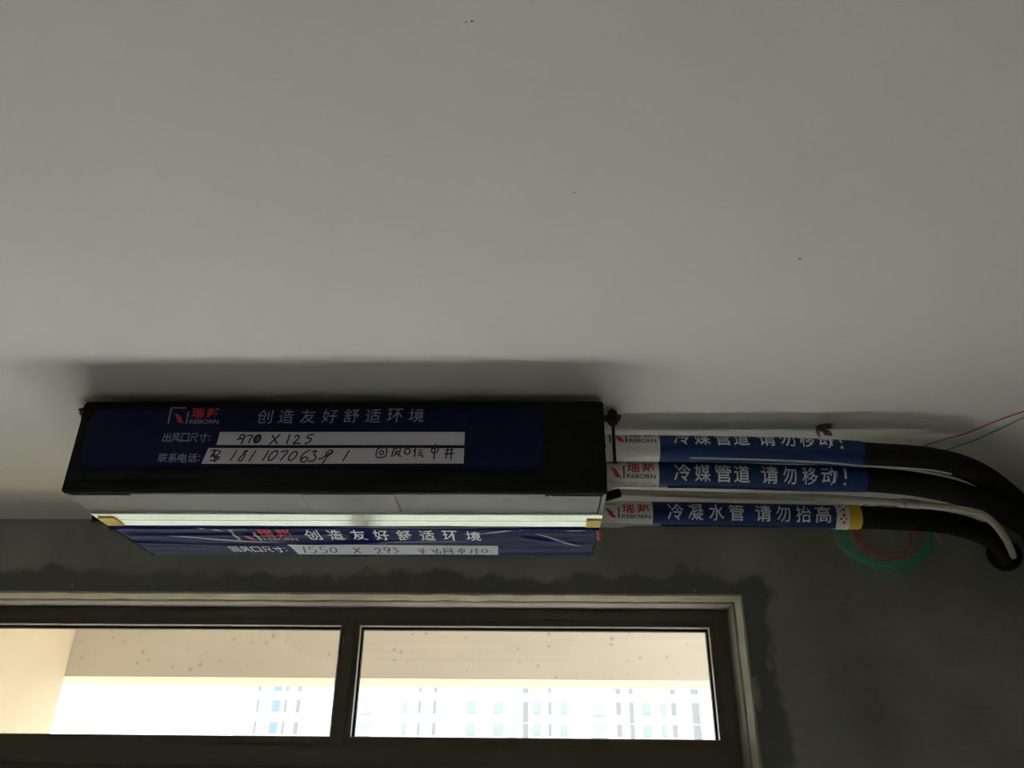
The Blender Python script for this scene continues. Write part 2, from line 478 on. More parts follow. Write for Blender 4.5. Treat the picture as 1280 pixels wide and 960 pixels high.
# far apartment building, 130 m off
bld = empty('apartment_building', (-10, 130, -16), 'pale multi-storey apartment building seen far away through the transom panes', 'building')
def far_box(name, x0, x1, y0, y1, z0, z1, m, parent=bld):
    bm = new(); box(bm, x0, x1, y0, y1, EYE + z0, EYE + z1); return obj(name, bm, m, parent)
far_box('wall', -44, 48, 130, 142, -18, 17.2, M['facade'])
far_box('parapet', -44.4, 48.4, 129.6, 142.4, 17.2, 18.3, M['facade'])
cols = []   # (centre in pixels at the 883 row, width px, kind)
for px, wp, k in ((323, 2.5, 's'), (346, 11, 'b'), (358, 3, 's'), (374, 5, 's'), (459, 13, 'l'), (508, 5, 'w'), (526, 3, 's'), (545, 4, 's'), (590, 12, 'g'), (624, 12, 'w'),
                  (643, 6, 'l'), (658, 7, 'd'), (672, 9, 'w'), (688, 4, 's'), (705, 9, 'w'), (748, 16, 'l'), (773, 6, 's'), (789, 5, 'd'), (807, 10, 'w'), (828, 7, 'w'), (841, 6, 's'), (868, 9, 'd')):
    cols.append(((px - 683) * .1195 + 2.05, wp * .118, k))
for r, (zt, zb) in enumerate(((16.4, 15.2), (13.98, 12.25), (10.92, 9.25), (7.9, 6.2))):
    for (cx, wd, k) in cols:
        if r == 0 and k in 'wlg' : continue
        z0 = zb - (1.1 if k == 'd' and r else 0)
        fr = far_box('window', cx - wd / 2, cx + wd / 2, 129.86, 130.02, z0, zt, M['fslot'] if k in 'sd' else M['fwin'])
        if k in 'wbg':
            far_box('pane', cx - wd / 2 + .13, cx + wd / 2 - .13, 129.82, 129.90, z0 + .15, zt - .15, M['fpaneb'] if k == 'b' else M['fpane'], fr)
        if k == 'l':
            far_box('balcony_slab', cx - wd / 2 - .3, cx + wd / 2 + .3, 129.2, 130, z0 - .15, z0 + .05, M['facade'], fr)
for z in (14.9, 11.9, 8.8):
    far_box('floor_band', -44.1, 48.1, 129.9, 130.1, z - .12, z, M['facade'])

# ================================================================== AIR CONDITIONER
AX0, AX1, AY0, AY1, AZ0, AZ1 = -.9385, .1487, 1.5283, 1.981, EYE + .55, EYE + .75
ac = empty('ducted_air_conditioner', ((AX0 + AX1) / 2, (AY0 + AY1) / 2, AZ0),
           'long slim ducted air conditioner hung under the ceiling, wrapped in blue film', 'air conditioner')
def L(u, v): return AX0 + u, AY0 + v
bm = new(); box(bm, AX0, AX1, AY0 + .012, AY1, AZ0 + .004, AZ1, 0, .002)
obj('casing', bm, M['steel'], ac)
bm = new(); box(bm, AX0, AX1, AY0, AY0 + .012, AZ0, AZ1, 0, .003)
box(bm, AX0 + .02, AX1 - .02, AY0 - .003, AY0, AZ0 + .022, AZ1 - .012, 0, .0025)
outlet = obj('outlet_panel', bm, M['black'], ac)
# underside: three lapped galvanised panels
seams = (0, .478, .665, AX1 - AX0)
for i in range(3):
    bm = new(); z = AZ0 + (.0, -.0009, .0)[i]
    box(bm, AX0 + seams[i] + .0005, AX0 + seams[i + 1] - .0005, AY0 + .013, AY0 + .128, z, z + .004, 0, .0006)
    obj('bottom_panel', bm, M['steel'], ac)
for u0, u1 in ((.012, .133), (.965, 1.08)):
    bm = new(); box(bm, AX0 + u0, AX0 + u1, AY0 + .0135, AY0 + .0205, AZ0 - .0012, AZ0); obj('flange_slot', bm, M['gap'], ac)
bm = new(); box(bm, AX1 - .012, AX1 - .009, AY0 + .014, AY0 + .125, AZ0 - .0025, AZ0); obj('edge_seam', bm, M['gap'], ac)
bm = new(); bmesh.ops.create_uvsphere(bm, u_segments=10, v_segments=6, radius=.0035, matrix=Matrix.Translation((AX0 + .975, AY0 + .017, AZ0 - .0005)))
obj('screw', bm, M['alu'], ac, True)
# bright aluminium flange running along the return opening
bm = new(); n = 40
prof = ((.128, 0), (.129, -.0040), (.168, -.0042), (.170, -.0046), (.206, -.0047), (.208, -.001))
rows = [[bm.verts.new((AX0 + (AX1 - AX0) * i / n, AY0 + p, AZ0 + q + .0004 * mnoise.noise(Vector((i * .3, p * 20, 0))))) for p, q in prof] for i in range(n + 1)]
for i in range(n):
    for k in range(len(prof) - 1): bm.faces.new((rows[i][k], rows[i + 1][k], rows[i + 1][k + 1], rows[i][k + 1]))
flange = obj('return_flange', bm, M['alu'], ac)
for u0, u1, v0, v1 in ((.004, .040, .150, .203), (1.056, 1.0865, .158, .206)):
    bm = new()
    box(bm, AX0 + u0, AX0 + u1, AY0 + v0, AY0 + v1, AZ0 - .0068, AZ0 - .0050, 0, .0004)
    tag(obj('yellow_tape', bm, M['yellow'], ac), 'yellow tape tab')

# --- logo shared by the films and sleeves
def logo(bm, u0, u1, v0, v1, fn, mk, mw, mr, mtext, off=.02, cuts=0, back=True):
    w_ = u1 - u0; h = v1 - v0; q = .36 * w_; t = .045 * h
    if back: quad(bm, ((u0, v0), (u0 + q, v0), (u0 + q, v1), (u0, v1)), fn, mw, 4, 6)
    lw = .085 * h
    def fn2(u, v): return fn(u, v, 1)
    for a, b in (((u0, v0), (u0, v1)), ((u0, v1), (u0 + q * .82, v1)), ((u0 + q, v0), (u0 + q, v1 - h * .25))):
        d = Vector((b[0] - a[0], b[1] - a[1], 0)); strokes(bm, [[(a[0] + d.x * k / 5, a[1] + d.y * k / 5) for k in range(6)]], fn2, mk, lw)
    # red wing: a slanted leaf from upper left to lower right
    pts_l = [(.14, .66), (.26, .60), (.38, .42), (.46, .22), (.58, .06)]
    pts_r = [(.14, .66), (.44, .62), (.62, .44), (.72, .24), (.88, .02)]
    vl = [bm.verts.new(fn2(u0 + q * a, v0 + h * b)) for a, b in pts_l]; vr = [bm.verts.new(fn2(u0 + q * a, v0 + h * b)) for a, b in pts_r]
    for i in range(4):
        f = bm.faces.new((vl[i], vl[i + 1], vr[i + 1], vr[i]) if i else (vl[0], vl[1], vr[1])); f.material_index = mr
    for i, ch in enumerate('瑞邦'):
        a = u0 + w_ * (.43 + .30 * i); write(bm, ch, (a, a + w_ * .25, v0 + h * .36, v0 + h * 1.02), fn2, mr, off, cuts)
    write(bm, 'REBORN', (u0 + w_ * .42, u1, v0 + h * .0, v0 + h * .26), fn2, mtext, .012, max(1, cuts // 3))

# --- film taped over the outlet (front)
def bulge(u, v): return .0035 + .0012 * mnoise.noise(Vector((u * 5, v * 16, 1.3))) + .0015 * math.exp(-((v - .06) / .02) ** 2) * (1 - u)
def fr(u, v, k=1): return (AX0 + u, AY0 - .0034 - bulge(u, v) - .0005 * k, AZ0 + v)
bm = new(); NU, NV = 90, 12
u0, u1 = .024, .9615
g = []
for i in range(NU + 1):
    u = u0 + (u1 - u0) * i / NU
    top = .1815 - .004 * (1 - i / NU) + .0012 * math.sin(u * 9); bot = .0455 + .0055 * math.exp(-((u - .42) / .25) ** 2) - .002 * math.exp(-((u - .9) / .06) ** 2)
    r = .03; d = max(0, 1 - (u - u0) / r); c = r * (1 - math.sqrt(max(0, 1 - d * d)))
    r2 = .006; d2 = max(0, 1 - (u1 - u) / r2); c += r2 * (1 - math.sqrt(max(0, 1 - d2 * d2)))
    g.append([bm.verts.new(fr(u, bot + c + (top - bot - 2 * c) * j / NV, 0)) for j in range(NV + 1)])
    # the film turns back onto the panel all round
for i in range(NU):
    for j in range(NV): bm.faces.new((g[i][j], g[i + 1][j], g[i + 1][j + 1], g[i][j + 1])).smooth = True
rim = [g[i][0] for i in range(NU + 1)] + [g[NU][j] for j in range(1, NV + 1)] + [g[i][NV] for i in range(NU - 1, -1, -1)] + [g[0][j] for j in range(NV - 1, 0, -1)]
back = [bm.verts.new((v.co.x, AY0 - .0031, v.co.z)) for v in rim]
for i in range(len(rim)): bm.faces.new((rim[i], rim[(i + 1) % len(rim)], back[(i + 1) % len(rim)], back[i]))
film_mats = [M['film'], M['print_d'], M['label'], M['print_r'], M['ink'], M['print_w']]
logo(bm, .190, .294, .145, .181, fr, 1, 0, 3, 1, .03, 0, False)
for i, ch in enumerate('创造友好舒适环境'):
    a = .372 + i * .0448; write(bm, ch, (a, a + .031, .1455 + .0004 * i, .1765 + .0004 * i), fr, 1, .0, slant=.002)
for i, ch in enumerate('出风口尺寸'):
    a = .186 + i * .0187; write(bm, ch, (a, a + .0165, .1035, .1235), fr, 1, .01)
write(bm, ':', (.2805, .2835, .106, .118), fr, 1, .01)
for i, ch in enumerate('联系电话'):
    a = .186 + i * .0202; write(bm, ch, (a, a + .0185, .0590, .0785), fr, 1, .01)
write(bm, ':', (.268, .271, .062, .074), fr, 1, .01)
quad(bm, ((.299, .0972), (.803, .0972), (.803, .1262), (.301, .1262)), lambda a, b: fr(a, b, .6), 2, 50, 4)
quad(bm, ((.276, .0560), (.803, .0572), (.803, .0905), (.284, .0905)), lambda a, b: fr(a, b, .6), 2, 50, 4)
def H(x, y): return (.2990 + (x - 275) * .001652, .0972 + (558.0 - y) * .00181)      # marker writing, upper field
def G(x, y): return (.2808 + (x - 258.5) * .001622, .0560 + (582.5 - y) * .00180)    # marker writing, lower field
def ell(cx, cy, rx, ry, sl=0, n=10): return [(cx + rx * math.cos(2 * math.pi * k / n + 1.2) - sl * ry * math.sin(2 * math.pi * k / n + 1.2), cy + ry * math.sin(2 * math.pi * k / n + 1.2)) for k in range(n + 1)]
fk = lambda a, b: fr(a, b, 1.4)
up = [ell(305.5, 548, 3.2, 2.6), [(308.5, 547), (307, 552), (305.5, 557)], [(299, 551.5), (303, 550.5)],
      [(311, 547), (318, 546), (316, 551), (314, 556)],
      ell(324.5, 550.5, 4, 5, .2), ell(325, 550.5, 2.6, 3.6, .2), [(323, 553), (327, 547)],
      [(342, 545.5), (350, 557)], [(352, 545), (340, 557.5)],
      [(364, 545), (361.5, 557)],
      [(370, 548.5), (374, 546), (376, 549), (372, 554), (369.5, 556.5), (374, 556), (379, 556)],
      [(394, 545), (388, 546), (386, 549.5), (391, 550), (390, 554), (384, 556.5)]]
strokes(bm, [[H(*p) for p in l] for l in up], fk, 4, .0033)
dn = [[(264, 567), (270, 566), (268, 571), (265, 574), (272, 573), (270, 579), (265, 578)], [(271, 566), (277, 568), (272, 573), (277, 575), (271, 580)], [(266, 570), (275, 577)], [(268, 566), (272, 580)],
      [(297, 566), (291, 579)],
      [(311, 566), (306, 568), (308, 572), (304, 579), (301, 577), (305, 572), (311, 566)],
      [(321, 566), (314, 579.5)],
      [(337, 566), (331, 579)], ell(343, 572.5, 4, 6, .55), [(352, 568), (361, 566.5), (357, 573), (353, 579)], ell(368, 573, 4, 5.5, .5),
      [(389, 565.5), (381, 570), (378, 577), (382, 580.5), (387, 577), (384, 574), (379, 577)],
      [(391, 568), (397, 566.5), (394, 571), (397, 574), (394, 579), (388, 579)],
      [(400, 576), (404, 576), (412, 571), (417, 567), (413, 566), (409, 570), (411, 573), (418, 568)], [(414, 569), (409, 577), (406, 582)],
      [(438, 566), (431, 579)],
      [(473, 564), (472, 574), (483, 573.5), (483.5, 563), (473, 564)], ell(478, 569, 2.4, 2.6),
      [(493, 564), (491, 574)], [(493, 565), (501, 563), (500, 572), (503, 573.5)], [(495, 567), (499, 572)], [(499, 566), (494, 573)],
      ell(510, 567.5, 3.4, 3.6), [(521, 562), (518, 568)], [(520, 566), (519.5, 574)], [(523, 563), (531, 562)], [(524, 566), (529, 566)], [(524, 569), (529, 569)], [(523, 572), (529, 572), (529, 575)],
      [(540, 564), (548, 563), (547, 568), (541, 569), (540, 564)], [(544.5, 558), (543.5, 577)],
      [(557, 566), (567, 565)], [(556, 570.5), (568, 569.5)], [(560, 563), (558.5, 576)], [(565, 562), (564.5, 577)]]
strokes(bm, [[G(*p) for p in l] for l in dn], fk, 4, .0030)
of = obj('outlet_film', bm, film_mats, outlet)

# --- film taped over the return opening (underside)
def hb(u, v):
    h = .0045 + .0016 * mnoise.noise(Vector((u * 3, v * 26, 5)))
    h += .0035 * math.exp(-((v - .222) / .006) ** 2)                                   # taut front fold
    h += .0022 * math.exp(-((v - .335 - .02 * math.sin(u * 6)) / .010) ** 2) * (1 if u < .55 else math.exp(-((u - .55) / .15) ** 2))
    h += .0030 * math.exp(-((v - .272 + .04 * (u - .3)) / .008) ** 2) * math.exp(-((u - .30) / .16) ** 2)
    h += .0028 * math.exp(-((v - .30 - .45 * (u - .95)) / .012) ** 2) * math.exp(-((u - .97) / .07) ** 2)   # folds at the right end
    h += .0022 * math.exp(-((v - .24 + .25 * (u - .82)) / .009) ** 2) * math.exp(-((u - .83) / .05) ** 2)
    h += .0030 * math.exp(-(u / .02) ** 2) * math.exp(-((v - .225) / .03) ** 2)
    return h
def un(u, v, k=1): return (AX0 + u, AY0 + v, AZ0 - hb(u, v) - .0006 * k)
def und(u, v, k=1): return un(u, v, k)
bm = new(); NU, NV = 150, 60
g = []
for i in range(NU + 1):
    u = .0005 + (1.0865 - .0005) * i / NU
    back_v = .4535 - .003 * math.sin(u * 5) - .012 * max(0, (u - 1.05) / .037) ** 2
    g.append([bm.verts.new(un(u, .207 + (back_v - .207) * j / NV, 0)) for j in range(NV + 1)])
for i in range(NU):
    for j in range(NV): bm.faces.new((g[i][j], g[i + 1][j], g[i + 1][j + 1], g[i][j + 1])).smooth = True
rim = [g[i][0] for i in range(NU + 1)] + [g[NU][j] for j in range(1, NV + 1)] + [g[i][NV] for i in range(NU - 1, -1, -1)] + [g[0][j] for j in range(NV - 1, 0, -1)]
back = [bm.verts.new((v.co.x, v.co.y, AZ0 + .004)) for v in rim]
for i in range(len(rim)): bm.faces.new((rim[i], rim[(i + 1) % len(rim)], back[(i + 1) % len(rim)], back[i]))
# printed rows run left to right, tops towards the viewer: v grows away, so text goes from large v to small v
def tx(s, ua, ub, va, vb, mi, off=.01, sl=0): write(bm, s, (ua, ub, vb, va), und, mi, off, 6, sl)
def und_l(u, v, k=1): return und(u, .53 - v, k)
logo(bm, .262, .398, .530 - .318, .530 - .232, lambda u, v, k=1: und(u, .530 - v, k), 1, 0, 3, 1, .02, 5, False)
for i, ch in enumerate('创造友好舒适环境'):
    a = .424 + i * .0522; tx(ch, a, a + .034, .236, .312, 5, .012)
for i, ch in enumerate('回风口尺寸'):
    a = .2135 + i * .0262; tx(ch, a, a + .0225, .368, .416, 5, .015)
tx(':', .345, .3485, .376, .408, 5)
quad(bm, ((.368, .432), (.857, .432), (.859, .356), (.364, .345)), lambda a, b: und(a, b, .7), 2, 60, 14)
def B(x, y): return (.364 + (x - 361) * .001893, .356 + (y - 678.5) * .0061)
fu = lambda a, b: und(a, b, 1.6)
bl = [[(378, 680), (374, 689)],
      [(392, 680), (385, 681), (384, 684), (390, 685), (386, 689), (381, 688)], [(406, 680), (399, 681), (398, 684), (404, 685), (400, 689), (395, 688)], ell(413, 684.5, 4, 3.6, .4),
      [(440, 681), (446, 689)], [(448, 681), (437, 689)],
      [(466, 684), (470, 681), (473, 684), (467, 689), (475, 688)], ell(482, 683, 3.4, 2.4), [(485, 682), (481, 689)], [(489, 682), (494, 681), (492, 684), (495, 686), (489, 689)],
      [(521, 683), (524, 688)], [(524, 682), (530, 682)], [(522, 686), (532, 685)], [(527, 682), (526, 690)], [(538, 683), (541, 688)], [(540, 685), (548, 684)], [(545, 682), (543, 690)], [(549, 686), (547, 690)],
      [(554, 682), (553, 690)], [(554, 682), (563, 681), (563, 690)], ell(558.5, 685.5, 2.4, 2),
      [(572, 684), (579, 683), (578, 687), (572, 687), (572, 684)], [(575.5, 681), (575, 690)], [(589, 683), (587, 689)], [(588, 685), (597, 684)], [(595, 681), (594, 690)], ell(605, 685, 3.4, 2.8)]
strokes(bm, [[B(*p) for p in l] for l in bl], fu, 4, .0040)
# pale ribbons painted on as the bright reflections along the film's folds
crease_glint = [([(.031, .226), (.15, .2255), (.30, .225), (.45, .226)], .010), ([(.198, .216), (.221, .228), (.246, .246)], .010), ([(.10, .28), (.151, .290), (.208, .308), (.278, .323), (.365, .332)], .011),
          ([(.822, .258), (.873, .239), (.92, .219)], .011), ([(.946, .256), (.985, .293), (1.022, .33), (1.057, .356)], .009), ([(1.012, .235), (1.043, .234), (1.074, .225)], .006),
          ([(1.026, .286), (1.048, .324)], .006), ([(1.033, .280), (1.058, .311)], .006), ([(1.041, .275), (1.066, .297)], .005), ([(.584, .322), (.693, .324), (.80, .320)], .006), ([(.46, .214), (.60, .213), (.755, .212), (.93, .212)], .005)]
for l, wd_ in crease_glint: strokes(bm, [l], lambda a, b: und(a, b, .8), 6, wd_, 8, True)
film_u = [M['film_under']] + film_mats[1:] + [M['crease_glint']]
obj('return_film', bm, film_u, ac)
bm = new(); a = [bm.verts.new(p) for p in ((AX1 - .006, AY0 + .232, AZ0 - .006), (AX1 + .004, AY0 + .23, AZ0 - .003), (AX1 + .007, AY0 + .285, AZ0 - .012), (AX1 - .002, AY0 + .29, AZ0 - .010))]
bm.faces.new(a); bmesh.ops.solidify(bm, geom=bm.faces[:], thickness=.002)
tag(obj('red_tape', bm, M['red'], ac), 'dark red tape end')

# lugs and the pipe stub
def lug(x0, x1, y, z):
    bm = new(); box(bm, min(x0, x1), max(x0, x1), y - .016, y + .016, z - .0015, z + .0015, 0, .0006)
    box(bm, *( (x0 - .003, x0) if x1 < x0 else (x0, x0 + .003)), y - .016, y + .016, z - .03, z + .0015, 0, .0006)
    return obj('mounting_lug', bm, M['darkzinc'], ac)
lug(AX1, AX1 + .043, 1.608, EYE + .747)
lug(AX1, AX1 + .055, 1.93, EYE + .7335)
lug(AX0, AX0 - .03, 1.575, EYE + .746)
lug(AX0, AX0 - .10, 1.84, EYE + .7335)
bm = new(); tube(bm, [Vector((.146, 1.70, EYE + .598)), Vector((.166, 1.72, EYE + .610)), Vector((.194, 1.725, EYE + .620))], .010, 12); obj('drain_stub', bm, M['rubber'], ac)


def hex_nut(bm, x, y, z, r, h):
    a = [bm.verts.new((x + r * math.cos(k * math.pi / 3), y + r * math.sin(k * math.pi / 3), z)) for k in range(6)]
    b = [bm.verts.new((v.co.x, v.co.y, z + h)) for v in a]
    for k in range(6): bm.faces.new((a[k], a[(k + 1) % 6], b[(k + 1) % 6], b[k]))
    bm.faces.new(a); bm.faces.new(b)


def rod(x, y, zb, zl, label):
    t = empty('hanger_rod', (x, y, CEIL), label, 'hanger rod', 'hanger rods of the air conditioner')
    n = 60; pts = [Vector((x, y, CEIL + .002 + (zb - CEIL) * i / n)) for i in range(n + 1)]
    bm = new(); tube(bm, pts, lambda s: .0034 + (.0004 if int(s * n) % 2 else 0), 10); obj('threaded_rod', bm, M['darkzinc'], t)
    for z0 in (zl + .0065, zl - .0145):
        bm = new(); hex_nut(bm, x, y, z0, .0105, .0085); obj('nut', bm, M['darkzinc'], t)
    for z0 in (zl + .0020, zl - .0055):
        bm = new(); tube(bm, [Vector((x, y, z0)), Vector((x, y, z0 + .003))], .0145, 20); obj('washer', bm, M['darkzinc'], t)
    return t


rod(AX1 + .026, 1.608, EYE + .640, EYE + .747, 'dark threaded rod with nuts at the front right corner of the air conditioner')
rod(AX1 + .038, 1.93, EYE + .70, EYE + .7335, 'short dark threaded rod behind the pipes at the back right corner of the unit')
rod(AX0 - .018, 1.575, EYE + .70, EYE + .746, 'short dark threaded rod at the front left corner of the air conditioner')
lb = rod(AX0 - .082, 1.84, EYE + .585, EYE + .7335, 'long dark threaded rod with end cap at the back left corner of the unit')
bm = new(); tube(bm, [Vector((AX0 - .082, 1.84, EYE + .583)), Vector((AX0 - .082, 1.84, EYE + .622))], .015, 14); obj('end_cap', bm, M['rubber'], lb)

# ================================================================== PIPES
def sleeve_surface(path, r, phi0, seed):
    xs = [p.x for p in path]
    def fn(x, s, k=0):
        for i in range(len(path) - 1):
            if xs[i] <= x <= xs[i + 1] or i == len(path) - 2:
                t = (x - xs[i]) / (xs[i + 1] - xs[i]); c = path[i].lerp(path[i + 1], t); break
        ph = phi0 + s / r
        rr = r * (1 + .032 * mnoise.noise(Vector((x * 9, math.cos(ph) * 1.3 + seed, math.sin(ph) * 1.3)))) + .0006 * k
        return (x, c.y - rr * math.cos(ph), c.z + rr * math.sin(ph))
    return fn


def wrap(t, path, xa, xb, xc, r, phi0, chars, white_name, seed, excl, hgt, flap=True, logo_rect=None):
    """printed sleeve wrapped round a pipe: a white logo end (xa..xb) and a blue lettered length (xb..xc)"""
    fn = sleeve_surface(path, r, phi0, seed)
    mats = [M['wrapblue'], M['wrapwhite'], M['print_w'], M['print_r'], M['print_k'], M['green']]
    bm = new(); n = 70; seg = 36; per = 2 * math.pi * r; rows = []
    xs = sorted(set([xa + (xc - xa) * i / n for i in range(n + 1)] + [xb]))
    for i, x in enumerate(xs):
        edge = .004 * mnoise.noise(Vector((seed, x * 3, 0)))
        rows.append([bm.verts.new(fn(x + (.006 * mnoise.noise(Vector((k * .5, seed, 2))) if x in (xa, xc) else 0), -per / 2 + per * k / seg)) for k in range(seg)])
    for i in range(len(xs) - 1):
        for k in range(seg):
            f = bm.faces.new((rows[i][k], rows[i][(k + 1) % seg], rows[i + 1][(k + 1) % seg], rows[i + 1][k])); f.smooth = True
            f.material_index = 1 if xs[i] < xb - 1e-6 else 0
    if flap:
        for (x0, x1, ln, mi, s0) in ((xa - .004, xb - .004, .012, 1, -.034), (xb + .02, xb + .30, .005, 0, -.036)):
            m_ = 24; top = []; bot = []
            for i in range(m_ + 1):
                x = x0 + (x1 - x0) * i / m_
                p = Vector(fn(max(xa, x), s0, 1)); top.append(bm.verts.new((x, p.y, p.z)))
                q = ln * (1 + .5 * mnoise.noise(Vector((x * 22, seed, 3)))) * (1 - .55 * (i / m_))
                bot.append(bm.verts.new((x, p.y - .35 * q, p.z - q)))
            for i in range(m_):
                f = bm.faces.new((top[i], top[i + 1], bot[i + 1], bot[i])); f.material_index = mi
    f1 = lambda u, v, k=1: fn(u, v, k)
    lr = logo_rect or (xa + .012, xb - .008, -.017, .020)
    logo(bm, *lr, f1, 4, 1, 3, 4, .02, 6, False)
    for ch, x0, x1 in chars:
        write(bm, ch, (x0, x1, -hgt / 2, hgt / 2), f1, 2, .012, 8)
    if excl:
        strokes(bm, [[(excl + .003, hgt * .5), (excl + .003, hgt * .2), (excl + .002, -hgt * .15)], [(excl + .001, -hgt * .35), (excl, -hgt * .5)]], f1, 2, .005)
    return obj('printed_sleeve', bm, mats, t)


def spread(text, xs): return [(c, a, b) for c, (a, b) in zip(text, xs)]


TXT = '冷媒管道请勿移动'
# upper and lower refrigerant pipes
E_ = EYE
p1 = [(.150, 1.689, E_ + .712), (.30, 1.689, E_ + .7105), (.45, 1.689, E_ + .7085), (.60, 1.689, E_ + .705), (.74, 1.691, E_ + .697), (.885, 1.712, E_ + .694), (1.028, 1.806, E_ + .701), (1.204, 1.987, E_ + .705), (1.384, 2.205, E_ + .713), (1.48, 2.395, E_ + .721)]
p2 = [(.150, 1.735, E_ + .671), (.30, 1.735, E_ + .668), (.45, 1.735, E_ + .664), (.60, 1.735, E_ + .659), (.75, 1.736, E_ + .656), (.88, 1.755, E_ + .649), (1.02, 1.83, E_ + .647), (1.20, 1.99, E_ + .648), (1.38, 2.20, E_ + .656), (1.47, 2.395, E_ + .665)]
XB = [(.3146, .3515), (.3603, .3954), (.4041, .4409), (.4462, .4812), (.5056, .5423), (.5528, .5825), (.5947, .6278), (.6365, .6713)]
XA = [(.3116, .3481), (.3568, .3915), (.4002, .4366), (.4418, .4764), (.4955, .5335), (.5422, .5767), (.5854, .6181), (.6268, .6595)]
XD = [(.3168, .3538), (.3649, .4000), (.4130, .4481), (.4591, .4942), (.5200, .5569), (.5679, .6011), (.6139, .6489), (.6581, .6948)]
for pth, nm, lab, phi0, seed, ends in (
        (p1, 'a', 'upper of the two wrapped refrigerant pipes, its white lettering rolled partly out of sight', .62, 1.7, (.160, .281, .722)),
        (p2, 'b', 'lower of the two wrapped refrigerant pipes, with a clean red and black mark on white', -.16, 8.4, (.153, .282, .737))):
    t = empty('refrigerant_pipe', pth[0], lab, 'pipe', 'wrapped refrigerant pipes')
    c = catmull(pth, 8); bm = new(); tube(bm, c, .0275, 20); obj('insulation', bm, M['rubber'], t)
    pos = XB if nm == 'b' else XA
    wrap(t, [p for p in c if p.x < .86], ends[0], ends[1], ends[2], .0295, phi0, spread(TXT, pos), '', seed, .686 if nm == 'b' else .673, .042, nm == 'b')
# condensate drain
pd = [(.150, 1.87, E_ + .623), (.30, 1.87, E_ + .621), (.45, 1.87, E_ + .619), (.60, 1.87, E_ + .616), (.705, 1.87, E_ + .614), (.82, 1.87, E_ + .611), (.98, 1.90, E_ + .610), (1.14, 2.03, E_ + .620), (1.30, 2.24, E_ + .640), (1.375, 2.395, E_ + .662)]
t = empty('drain_pipe', pd[0], 'wrapped condensate drain pipe with a yellow band, hanging lowest and nearest the wall', 'pipe')
c = catmull(pd, 8); bm = new(); tube(bm, c, lambda s: .0265, 20); obj('insulation', bm, M['rubber'], t)
bm = new(); tube(bm, catmull([(1.352, 2.325, E_ + .655), (1.366, 2.36, E_ + .662), (1.378, 2.395, E_ + .668)], 4), lambda q: .029 + .017 * min(1, q * 1.8), 22); obj('wall_seal', bm, M['rubber'], t)
cs = [p for p in c if p.x < .86]
wrap(t, cs, .153, .283, .712, .0275, -.12, spread('冷凝水管请勿抬高', XD), '', 15.3, None, .041, True, (.162, .277, -.018, .017))
bm = new(); fn = sleeve_surface(cs, .0292, -.12, 3.3); seg = 32; per = 2 * math.pi * .0292; rows = []
for x in (.706, .714, .722, .730, .736):
    rows.append([bm.verts.new(fn(x + .004 * mnoise.noise(Vector((k * .7, x, 0))), -per / 2 + per * k / seg)) for k in range(seg)])
for i in range(4):
    for k in range(seg): bm.faces.new((rows[i][k], rows[i][(k + 1) % seg], rows[i + 1][(k + 1) % seg], rows[i + 1][k])).smooth = True
f1 = lambda u, v: fn(u, v, 1)
for (x, s, r, mi) in ((.719, .024, .0042, 1), (.713, .017, .0028, 1), (.724, .012, .0050, 2), (.716, .008, .0026, 1), (.723, -.002, .0050, 2), (.716, -.010, .0030, 1), (.728, -.010, .0026, 2), (.723, -.019, .0045, 2), (.732, .019, .0028, 1)):
    vv = [bm.verts.new(f1(x + r * math.cos(k * math.pi / 5) * (1 if k % 2 else .62), s + r * math.sin(k * math.pi / 5) * (1 if k % 2 else .62))) for k in range(10)]
    f = bm.faces.new(vv); f.material_index = mi
obj('white_band', bm, [M['wrapwhite'], M['print_k'], M['print_r']], t)
bm = new(); fn2 = sleeve_surface(cs, .0285, 0, 6.1); rows = []
for x, k2 in ((.734, .3), (.742, .6), (.755, .6), (.765, .2)):
    rows.append([bm.verts.new(fn2(x, -per / 2 + per * k / seg, k2)) for k in range(seg)])
for i in range(3):
    for k in range(seg): bm.faces.new((rows[i][k], rows[i][(k + 1) % seg], rows[i + 1][(k + 1) % seg], rows[i + 1][k])).smooth = True
obj('yellow_band', bm, M['yellow'], t)

# white conduit
t = empty('white_conduit', (.15, 1.857, E_ + .67), 'thin white plastic conduit bending down at its right end above the drain pipe', 'conduit')
pc = catmull([(.150, 1.857, E_ + .672), (.30, 1.857, E_ + .6655), (.50, 1.857, E_ + .660), (.665, 1.84, E_ + .651), (.829, 1.80, E_ + .625), (.855, 1.797, E_ + .622), (.987, 1.795, E_ + .604), (1.050, 1.835, E_ + .597), (1.142, 1.955, E_ + .593), (1.205, 2.05, E_ + .590), (1.245, 2.115, E_ + .590)], 10)
bm = new(); tube(bm, pc, .0082, 14); obj('conduit_tube', bm, M['pvc'], t)
seg_ = [p for p in pc if .835 <= p.x <= .885]
bm = new(); tube(bm, seg_, .0108, 16); obj('coupling', bm, M['pvc'], t)

# black pipe coming in from the right
t = empty('black_insulated_pipe', (1.68, 2.39, E_ + .7405), 'bare black insulated pipe crossing the ceiling corner at the far right edge', 'pipe')
bm = new(); tube(bm, catmull([(1.68, 2.395, E_ + .7405), (1.50, 2.14, E_ + .7405), (1.33, 1.95, E_ + .7405), (1.225, 1.83, E_ + .7405), (1.165, 1.68, E_ + .7405), (1.17, 1.45, E_ + .7405), (1.26, 1.1, E_ + .7405), (1.45, .7, E_ + .7405), (1.725, .4, E_ + .7405)], 10), .026, 18); obj('insulation', bm, M['rubber'], t)

